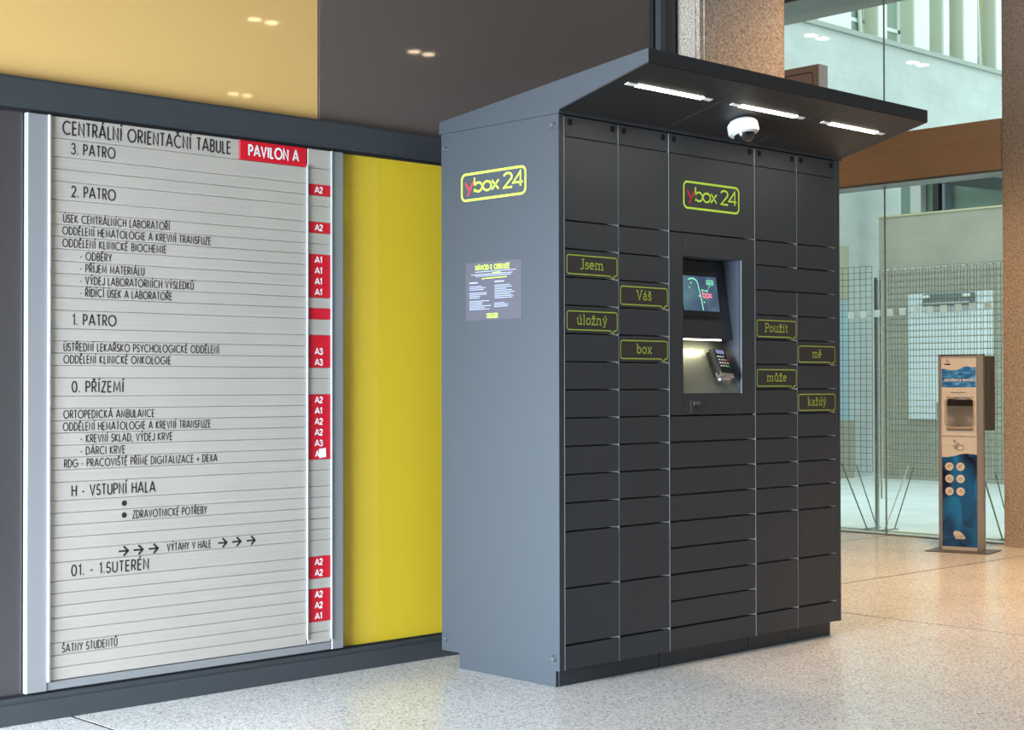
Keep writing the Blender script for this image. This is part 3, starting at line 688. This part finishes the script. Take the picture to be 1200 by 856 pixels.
for rr_ in range(4):
    for cc in range(4):
        kb.cur = 0 if cc < 3 else (1, 1, 2, 3)[rr_]
        if cc == 3 and rr_ == 0: continue
        kbox(kb, -.028+cc*.016, -.019+cc*.016, .018-rr_*.015, .024-rr_*.015, .042, .0445)
kb.build('keypad', [mat('pale_key', (.5, .5, .5), .4), mat('red_key', (.7, .05, .02), .4), mat('yellow_key', (.7, .55, .03), .4), mat('green_key', (.03, .5, .12), .4)], tp)
mb = MB(); kbox(mb, -.044, .044, -.078, -.045, .012, .040, .006); kbox(mb, -.035, .035, -.086, -.074, .004, .02, .003); mb.build('card_slot', chrome, tp)
mb = MB(); kbox(mb, -.02, .02, -.05, .05, -.006, 0); mb.build('mount', black_pl, tp)
# reader flap below the opening
MB().cbox(.773, .853, -.002, .0005, 1.044, 1.098, .0012).build('reader_flap', paint, tp)
MB().box(.795, .826, -.0035, -.002, 1.052, 1.076).build('reader_sensor', black_pl, tp)
MB().box(.791, .832, -.006, -.002, 1.076, 1.090).build('reader_hood', mat('bronze_grey_hood', (.10, .085, .075), .4), tp)
mb = MB(); PF = lambda u, v: (u, -.0006, v)
ribbon(mb, [(.912, 1.752), (.914, 1.73)], .002, PF); ribbon(mb, [(.926, 1.754), (.926, 1.728)], .003, PF); ribbon(mb, [(.920, 1.754), (.932, 1.754)], .002, PF)
mb.build('faint_mark', mat('faint_print', (.075, .08, .085), .5), tp)
# prints on the cabinet
def logo(parent, P, x0, x1, z0, z1, ox=0, oz=0):
    k = (x1-x0)/.372; Pp = lambda u, v: P(u-ox, v-oz)
    mb = MB(); ribbon(mb, rrect(x0+.004, x1-.004, z0+.004, z1-.004, .022*k), .0085*k, Pp)
    h = z1-z0; bz = z0+h*.31; cap = h*.50
    text(mb, 'box', LOW, x0+.078*k, x0+.218*k, bz, cap, .0075*k, Pp, .06)
    text(mb, '24', LOW, x0+.246*k, x0+.352*k, bz, cap*1.0, .0078*k, Pp, .06)
    mb.cur = 1; text(mb, 'y', LOW, x0+.027*k, x0+.072*k, bz+.004*k, cap, .0080*k, Pp)
    return tag(mb.build('logo_print', [lime, logo_red], parent), 'lime and red ybox 24 logo')
dr, dx0, dz0, dx1, dz1 = D_[(2, 0)]
logo(dr, lambda u, v: (u, -.0006, v), .730, 1.102, 1.893, 2.010, dx0, dz0)
logo(LK, lambda u, v: (-.0022, .739-u, v), .178, .561, 1.907, 2.021)
SPN = lambda u, v: (-.0030, .735-u, v)
mb = MB(); mb.box(-.0024, -.0015, .205, .533, 1.422, 1.655)
mb.build('sticker_sheet', sticker_m, LK)['label'] = 'violet-grey instruction sticker'
mb = MB(); text(mb, 'NÁVOD K OBSLUZE', CAPS, .262, .462, 1.624, .018, .0030, SPN, .26)
ribbon(mb, [(.30, 1.588), (.445, 1.590)], .003, SPN)
ribbon(mb, rrect(.330, .392, 1.430, 1.446, .003, 3), .0022, SPN); text(mb, 'ybox 24', LOW, .337, .386, 1.435, .007, .002, SPN)
ribbon(mb, [(.364, 1.609), (.41, 1.6095)], .0028, SPN)
mb.build('lime_sticker_print', lime, LK)
mb = MB()
for (a, b, z) in ((.26, .50, 1.616), (.235, .48, 1.6055), (.26, .47, 1.599)): ribbon(mb, [(a, z), (b, z)], .0024, SPN)
random.seed(3)
z = 1.566
ribbon(mb, [(.225, 1.573), (.275, 1.573)], .0045, SPN); ribbon(mb, [(.375, 1.573), (.43, 1.573)], .0045, SPN)
for k in range(15):
    if k not in (3, 8): ribbon(mb, [(.225, 1.558-k*.0066), (.225+random.uniform(.06, .13), 1.558-k*.0066)], .0023, SPN)
for k in range(8): ribbon(mb, [(.375, 1.558-k*.0072), (.375+random.uniform(.06, .125), 1.558-k*.0072)], .0023, SPN)
for k in range(3): ribbon(mb, [(.372, 1.487-k*.0068), (.372+random.uniform(.06, .09), 1.487-k*.0068)], .0023, SPN)
tag(mb.build('small_print', pale_print, LK), kind='stuff')
# speech-bubble stickers
def bubble(c, k, word, x0, x1, z0, z1, tw):
    dr, dx0, dz0, dx1, dz1 = D_[(c, k)]
    P = lambda u, v: (u-dx0, -.0009, v-dz0); Q = lambda u, v: (u-dx0, -.0006, v-dz0)
    mb = MB(); out = rrect(x0, x1, z0, z1, .011, 4)[:-1]
    mb.cur = 0; mb.add([Q(*p) for p in out], [tuple(range(len(out)))])
    tx = x1-.042
    body = [p for p in out]
    # open outline along the bottom with a tail
    r = .011; ol = [(tx+.024, z0)]+arc(x1-r, z0+r, r, r, 270, 360, 4)+arc(x1-r, z1-r, r, r, 0, 90, 4)+arc(x0+r, z1-r, r, r, 90, 180, 4)+arc(x0+r, z0+r, r, r, 180, 270, 4)+[(tx, z0), (tx+.022, z0-.013), (tx+.024, z0)]
    mb.cur = 1; ribbon(mb, ol, .0042, P)
    mb.cur = 2; cx = (x0+x1)/2-.002
    text(mb, word, SLAB, cx-tw/2, cx+tw/2, z0+.022, .036, .0046, lambda u, v: (u-dx0, -.0012, v-dz0), .10)
    tag(mb.build('speech_bubble_sticker', [bubble_m, lime_olive, lime_olive], dr), 'speech bubble sticker reading '+word)
bubble(0, 2, 'Jsem', .042, .325, 1.589, 1.661, .130)
bubble(1, 3, 'Váš', .345, .628, 1.481, 1.553, .088)
bubble(0, 4, 'úložný', .042, .325, 1.373, 1.445, .172)
bubble(1, 5, 'box', .345, .628, 1.265, 1.337, .092)
bubble(3, 4, 'Použít', .1+1.122, 1.505, 1.371, 1.443, .168)
bubble(4, 5, 'mě', 1.523, 1.805, 1.262, 1.334, .070)
bubble(3, 6, 'může', 1.222, 1.505, 1.154, 1.226, .142)
bubble(4, 7, 'každý', 1.523, 1.805, 1.044, 1.116, .142)
tag(LK, 'anthracite steel parcel locker with a lit canopy, logo panel and touch screen', 'parcel locker')
# dome camera under the canopy
dc = empty('dome_camera', (.893, -.178, under(-.178)-.0065))
ax = Vector((0, NV.y, NV.z))
MB().lathe((0, 0, 0), ax, [(.050, -.0), (.058, .008), (.063, .016), (.064, .048), (.060, .056), (.046, .058)], 36).build('housing', white_pl, dc, smooth=True)
MB().lathe((0, 0, 0), ax, [(.046, .056)]+[(.044*math.cos(a), .058+.040*math.sin(a)) for a in [i*PI/2/8 for i in range(8)]]+[(.002, .098)], 32).build('dome', black_gl, dc, smooth=True)
MB().lathe((0, 0, 0), ax, [(.050, .053), (.050, .060), (.044, .062)], 36).build('trim_ring', white_pl, dc, smooth=True)
tag(dc, 'white dome security camera hanging under the locker canopy', 'camera')

# ================================================================== DIRECTORY BOARD
BY = WY
DB = empty('directory_board', (-1.05, BY, 0)); OX = -1.05
def bx_(nm, mt, par, x0, x1, y0, y1, z0, z1, cb=False):
    mb = MB()
    (mb.cbox if cb else mb.box)(x0-OX, x1-OX, y0-BY, y1-BY, z0, z1)
    return mb.build(nm, mt, par)
bx_('frame_side', silver, DB, -1.732, -1.655, BY-.014, BY+.011, .0965, 2.1075, True)
bx_('frame_edge', silver_hi, DB, -1.656, -1.646, BY-.022, BY+.011, .128, 2.1075, True)
bx_('frame_side', silver, DB, -.427, -.370, BY-.014, BY+.011, .0965, 2.1075, True)
bx_('frame_bottom', silver, DB, -1.654, -.428, BY-.010, BY+.011, .0965, .127, True)
bx_('column_divider', silver_hi, DB, -.5515, -.5465, BY-.019, BY+.0, .15, 2.04)
bx_('column_divider', silver_hi, DB, -.4325, -.4275, BY-.019, BY+.0, .14, 2.1075)
bx_('backing', seal_m, DB, -1.646, -.4275, BY+.0, BY+.011, .13, 2.1075)
UB = .0432
rows = [(2, 'CENTRÁLNÍ ORIENTAČNÍ TABULE', -1.599, -.908, .045), (1.5, '3. PATRO', -1.567, -1.397, .037), (1, '', 0, 0, 0), (1, '', 0, 0, 0), (1.5, '2. PATRO', -1.565, -1.395, .037), (1, '', 0, 0, 0),
 (1, 'ÚSEK CENTRÁLNÍCH LABORATOŘÍ', -1.597, -1.172, 0), (1, 'ODDĚLENÍ HEMATOLOGIE A KREVNÍ TRANSFUZE', -1.599, -.995, 0), (1, 'ODDĚLENÍ KLINICKÉ BIOCHEMIE', -1.599, -1.186, 0),
 (1, '- ODBĚRY', -1.532, -1.409, 0), (1, '- PŘÍJEM MATERIÁLU', -1.532, -1.278, 0), (1, '- VÝDEJ LABORATORNÍCH VÝSLEDKŮ', -1.532, -1.07, 0), (1, '- ŘÍDÍCÍ ÚSEK A LABORATOŘE', -1.532, -1.162, 0), (1, '', 0, 0, 0),
 (1.5, '1. PATRO', -1.561, -1.392, .037), (1, '', 0, 0, 0), (1, 'ÚSTŘEDNÍ LEKAŘSKO PSYCHOLOGICKÉ ODDĚLENÍ', -1.594, -.958, 0), (1, 'ODDĚLENÍ KLINICKÉ ONKOLOGIE', -1.594, -1.167, 0), (1, '', 0, 0, 0),
 (1.5, '0. PŘÍZEMÍ', -1.562, -1.361, .037), (1, '', 0, 0, 0), (1, 'ORTOPEDICKÁ AMBULANCE', -1.594, -1.235, 0), (1, 'ODDĚLENÍ HEMATOLOGIE A KREVNÍ TRANSFUZE', -1.596, -.995, 0), (1, '- KREVNÍ SKLAD, VÝDEJ KRVE', -1.529, -1.16, 0), (1, '- DÁRCI KRVE', -1.529, -1.355, 0),
 (1, 'RDG - PRACOVIŠTĚ PŘÍMÉ DIGITALIZACE + DEXA', -1.591, -.966, 0), (1, '', 0, 0, 0), (1.5, 'H - VSTUPNÍ HALA', -1.562, -1.231, .037), (1, '@', 0, 0, 0), (1, '@ZDRAVOTNICKÉ POTŘEBY', -1.322, -1.011, 0), (1, '', 0, 0, 0), (1, '', 0, 0, 0),
 (1, '>VÝTAHY V HALE', -1.18, -.993, 0), (1.5, '01. - 1.SUTERÉN', -1.562, -1.258, .037)]+[(1, '', 0, 0, 0)]*5+[(1, 'ŠATNY STUDENTŮ', -1.597, -1.385, 0), (1, '', 0, 0, 0), (1, '', 0, 0, 0)]
reds = {2: 'A2', 5: 'A2', 8: 'A1', 9: 'A1', 10: 'A1', 11: 'A1', 13: '', 15: '', 16: 'A3', 17: 'A3', 20: 'A2', 21: 'A1', 22: 'A2', 23: 'A2', 24: 'A3', 25: 'A*'}
# rows counted from the top of the board; the red cells as photographed
PT = lambda u, v: (u-OX, -.0136, v)
z = 2.117; idx = 0
cells = []
for i, (h, s, a, b, cap) in enumerate(rows):
    z1 = z; z0 = z-h*UB; z = z0
    yj = random.uniform(-.0006, .0006)
    zt = min(z1, 2.1075)
    x1r = -.868 if i == 0 else -.552
    st = bx_('header_strip' if i == 0 else 'name_strip', slat_m, DB, -1.6455, x1r, BY-.012+yj, BY-.0002, z0+.0006, zt-.0006, True)
    cells.append((z0, zt, h))
    if s:
        mb = MB(); Pq = lambda u, v: (u-OX, -.0126+yj, v); cz = (z0+z1)/2; cp_ = cap or .027
        if i == 0: cz -= .004
        body = s
        if s[0] == '@':
            MB().add([Pq(-1.3565+.0105*math.cos(k*PI/8), cz+.0105*math.sin(k*PI/8)) for k in range(16)], [tuple(range(16))]).build('bullet', blk_print, st)
            body = s[1:]
        if s[0] == '>':
            for ax_ in (-1.359, -1.299, -1.237, -.941, -.878, -.813):
                am = MB(); ribbon(am, [(ax_-.02, cz), (ax_+.016, cz)], .0068, Pq); ribbon(am, [(ax_, cz+.017), (ax_+.018, cz), (ax_, cz-.017)], .0072, Pq); am.build('arrow', blk_print, st)
            body = s[1:]
        if body: text(mb, body, CAPS, a, b, cz-cp_/2, cp_, .0062 if i == 0 else (.0052 if cap else .0037), Pq, .27)
        if body: mb.build('lettering', blk_print, st)
# red plate
pl_ = bx_('pavilion_plate', red_m, DB, -.867, -.5525, BY-.0135, BY-.0002, 2.117-2*UB+.0006, 2.1075, True); tag(pl_, 'red plate reading PAVILON A')
mb = MB(); text(mb, 'PAVILON A', CAPS, -.825, -.592, 2.117-UB-.024, .040, .0072, lambda u, v: (u-OX, -.0141, v), .24); mb.build('lettering', wht_print, pl_)
# right-hand column cells; index of the row -> code.  the pattern restarts after 01: rows 34.. (8 rows)
reds.update({34: 'A2', 35: 'A2', 37: 'A2', 38: 'A2', 39: 'A1'})
for i, (z0, z1, h) in enumerate(cells):
    isr = i in reds
    c = bx_('red_code_cell' if isr else 'code_cell', red_m if isr else slat_m, DB, -.546, -.4333, BY-.0125, BY-.0002, z0+(.0001 if isr else .0006), z1-(.0001 if isr else .0006), not isr)
    if isr:
        c['label'] = 'red code label'
        s = reds[i]
        if s:
            mb = MB(); cz = (z0+z1)/2; Pq = lambda u, v: (u-OX, -.0131, v)
            if s == 'A*':
                text(mb, 'A', CAPS, -.508, -.490, cz-.011, .022, .0052, Pq); mb.build('lettering', wht_print, c)
                pap = MB().prism([(-.489-OX, cz-.017), (-.456-OX, cz-.013), (-.458-OX, cz+.023), (-.491-OX, cz+.019)], 1, -.0140, -.0131).build('paper_scrap', white_paper, c)
            else:
                text(mb, s, CAPS, -.510, -.474 if s != 'A1' else -.478, cz-.011, .022, .0052, Pq, .12); mb.build('lettering', wht_print, c)
tag(DB, 'silver hospital directory board of brushed aluminium strips with red code labels', 'sign')

# ================================================================== SANITIZER STAND
t_dir = Vector((.076, -.305, 0)).normalized()
SD = empty('sanitizer_stand', (5.435, 1.661, 0), math.atan2(t_dir.y, t_dir.x))   # local x runs along the front, local -y faces out
beige = mat('brushed_champagne_steel', (.80, .78, .77), .38, .25, tex=t_brushed(2))
MB().prism([(-.055, -.13), (.355, -.13), (.385, -.11), (.385, .19), (-.055, .19)], 2, .0005, .006).build('base_plate', mat('dark_bronze_plate', (.13, .12, .11), .4, .4), SD)
def roundpost(x0, x1):
    return MB().prism([(x0+.006, 0), (x1-.006, 0), (x1, .006), (x1, .05), (x0, .05), (x0, .006)], 2, .006, 1.368).build('side_post', silver, SD, smooth=False)
roundpost(0, .022); roundpost(.268, .314)
MB().box(.022, .268, .012, .05, .006, .800).box(.022, .268, .012, .05, .802, .842).box(.022, .268, .012, .05, 1.075, 1.362).box(.022, .055, .012, .05, .842, 1.075).box(.245, .268, .012, .05, .842, 1.075).build('front_panel', beige, SD)
MB().box(.0, .314, .004, .052, 1.362, 1.372).build('top_cap', mat('olive_black_cap', (.05, .05, .04), .5), SD)
MB().box(.022, .268, .010, .0125, .7995, .8015).build('panel_joint', mat('thin_shadow_gap', (.2, .18, .16), .6), SD)
MB().box(-.0, .352, .0525, .16, .842, 1.36).build('tank_box', mat('olive_black_box', (.045, .05, .042), .5), SD)
mb = MB(); ribbon(mb, rrect(.050, .250, .860, 1.068, .030), .014, lambda u, v: (u, .0105, v)); mb.build('niche_rim', mat('champagne_rim', (.75, .66, .55), .25, .5), SD)
MB().box(.0551, .2449, .047, .050, .8421, 1.0749).box(.0551, .2449, .02, .047, .8421, .850).build('niche_back', mat('brushed_grey_tray', (.36, .36, .36), .35, .4), SD)
MB().box(.06, .24, .016, .0465, 1.012, 1.0745).build('nozzle_shade', black_pl, SD)
MB().cyl((.165, .02, 1.055), (0, 0, 1), .055, .018, 20).build('nozzle', silver, SD)
MB().box(.07, .235, .006, .0125, .845, .852).build('drip_lip', mat('brown_lip', (.16, .13, .10), .5), SD)
PD = lambda u, v: (u, .0112, v)
mb = MB(); top = [(.262, 1.283), (.235, 1.279), (.205, 1.288), (.18, 1.284), (.15, 1.270), (.12, 1.262), (.09, 1.260), (.06, 1.266), (.024, 1.272)]
mb.add([PD(.024, 1.142), PD(.262, 1.142)]+[PD(*p) for p in top], [tuple(range(2+len(top)))])
def t_wave(mt, n, l, b):
    v = coords(n, l, (2, 6, 14)); f = noise(n, l, v, 3, 4, .6)
    l.new(ramp(n, l, f, [(.35, (.01, .09, .36)), (.5, (.03, .22, .62)), (.62, (.12, .42, .80)), (.72, (.5, .70, .9))]), b.inputs['Base Color'])
mb.cur = 1; text(mb, 'DEZINFEKCE RUKOU', CAPS, .045, .242, 1.185, .014, .0036, lambda u, v: (u, .0108, v), .2)
mb.build('wave_sticker', [mat('blue_water_print', (.05, .25, .45), .35, tex=t_wave), wht_print], SD)
mb = MB(); ribbon(mb, [(.045, 1.303), (.085, 1.303)], .010, PD); ribbon(mb, arc(.065, 1.327, .008, .008, 0, 360, 10), .003, PD); ribbon(mb, [(.09, 1.106), (.19, 1.106)], .0035, PD)
# hand and drop pictogram
ribbon(mb, rrect(.125, .175, .702, .738, .010, 3), .004, PD)
for k in range(3): ribbon(mb, [(.100+k*.004, .735-k*.010), (.138, .735-k*.010)], .004, PD)
ribbon(mb, [(.118, .746), (.135, .752), (.150, .742)], .004, PD); ribbon(mb, [(.112, .775), (.105, .763), (.112, .757), (.119, .763), (.112, .775)], .004, PD)
mb.build('black_print', blk_print, SD)
def t_poly(mt, n, l, b):
    v = coords(n, l, (6, 6, 4)); vo = n.new('ShaderNodeTexVoronoi'); vo.inputs['Scale'].default_value = 1.9; l.new(v, vo.inputs['Vector'])
    s_ = n.new('ShaderNodeSeparateColor'); l.new(vo.outputs['Color'], s_.inputs[0])
    f = noise(n, l, v, .8, 1)
    a = ramp(n, l, s_.outputs[0], [(.15, (.001, .002, .025)), (.5, (.002, .015, .14)), (.95, (.008, .24, .62))])
    l.new(mix(n, l, .5, a, ramp(n, l, f, [(.42, (.001, .002, .035)), (.58, (.008, .22, .62))])), b.inputs['Base Color'])
mb = MB(); top = [(.2665, .672), (.23, .678), (.19, .680), (.155, .676), (.12, .664), (.08, .655), (.05, .652), (.0235, .654)]
mb.add([PD(.0235, .03), PD(.2665, .03)]+[PD(*p) for p in top], [tuple(range(2+len(top)))])
bp_ = mb.build('blue_front_sheet', mat('faceted_blue_print', (.01, .06, .2), .3, tex=t_poly), SD)
cream = mat('cream_button', (.72, .66, .62), .5)
PC = lambda u, v: (u, .0100, v)
for rz_, z_ in enumerate((.588, .503, .415)):
    for cx_ in (.075, .153):
        icon = MB(); icon.cyl((cx_, .0110, z_), (0, -1, 0), .029, .0012, 24); icon.cur = 1
        Pi = lambda u, v: (u, .0094, v)
        sd = rz_*2+(cx_ > .1)
        ribbon(icon, arc(cx_, z_, .013, .011, sd*50, sd*50+250, 8), .003, Pi); ribbon(icon, [(cx_-.010, z_-.004+.002*rz_), (cx_+.008, z_+.007)], .003, Pi)
        icon.build('hand_washing_icon', [cream, mat('grey_icon_line', (.16, .14, .14), .5) if sd == 0 else bpy.data.materials['grey_icon_line']], bp_)
mb = MB(); mb.add([PC(u, v) for u, v in ((.10, .128), (.115, .140), (.14, .138), (.165, .122), (.182, .100), (.186, .088), (.17, .084), (.115, .084), (.112, .100), (.104, .112))], [tuple(range(10))])
mb.cur = 1
for k in range(4): ribbon(mb, [(.122+k*.014, .086), (.122+k*.014, .108)], .003, lambda u, v: (u, .0096, v))
mb.build('white_emblem', [cream, bpy.data.materials['faceted_blue_print']], bp_)
tag(SD, 'free-standing hand sanitizer stand with a blue lower front, before the glass wall', 'sanitizer stand')

SC.cycles.use_denoising = True
SC.cycles.max_bounces = 8; SC.cycles.diffuse_bounces = 4; SC.cycles.glossy_bounces = 4; SC.cycles.transparent_max_bounces = 12
SC.cycles.sample_clamp_indirect = 6.0
SC.cycles.caustics_reflective = False; SC.cycles.caustics_refractive = False
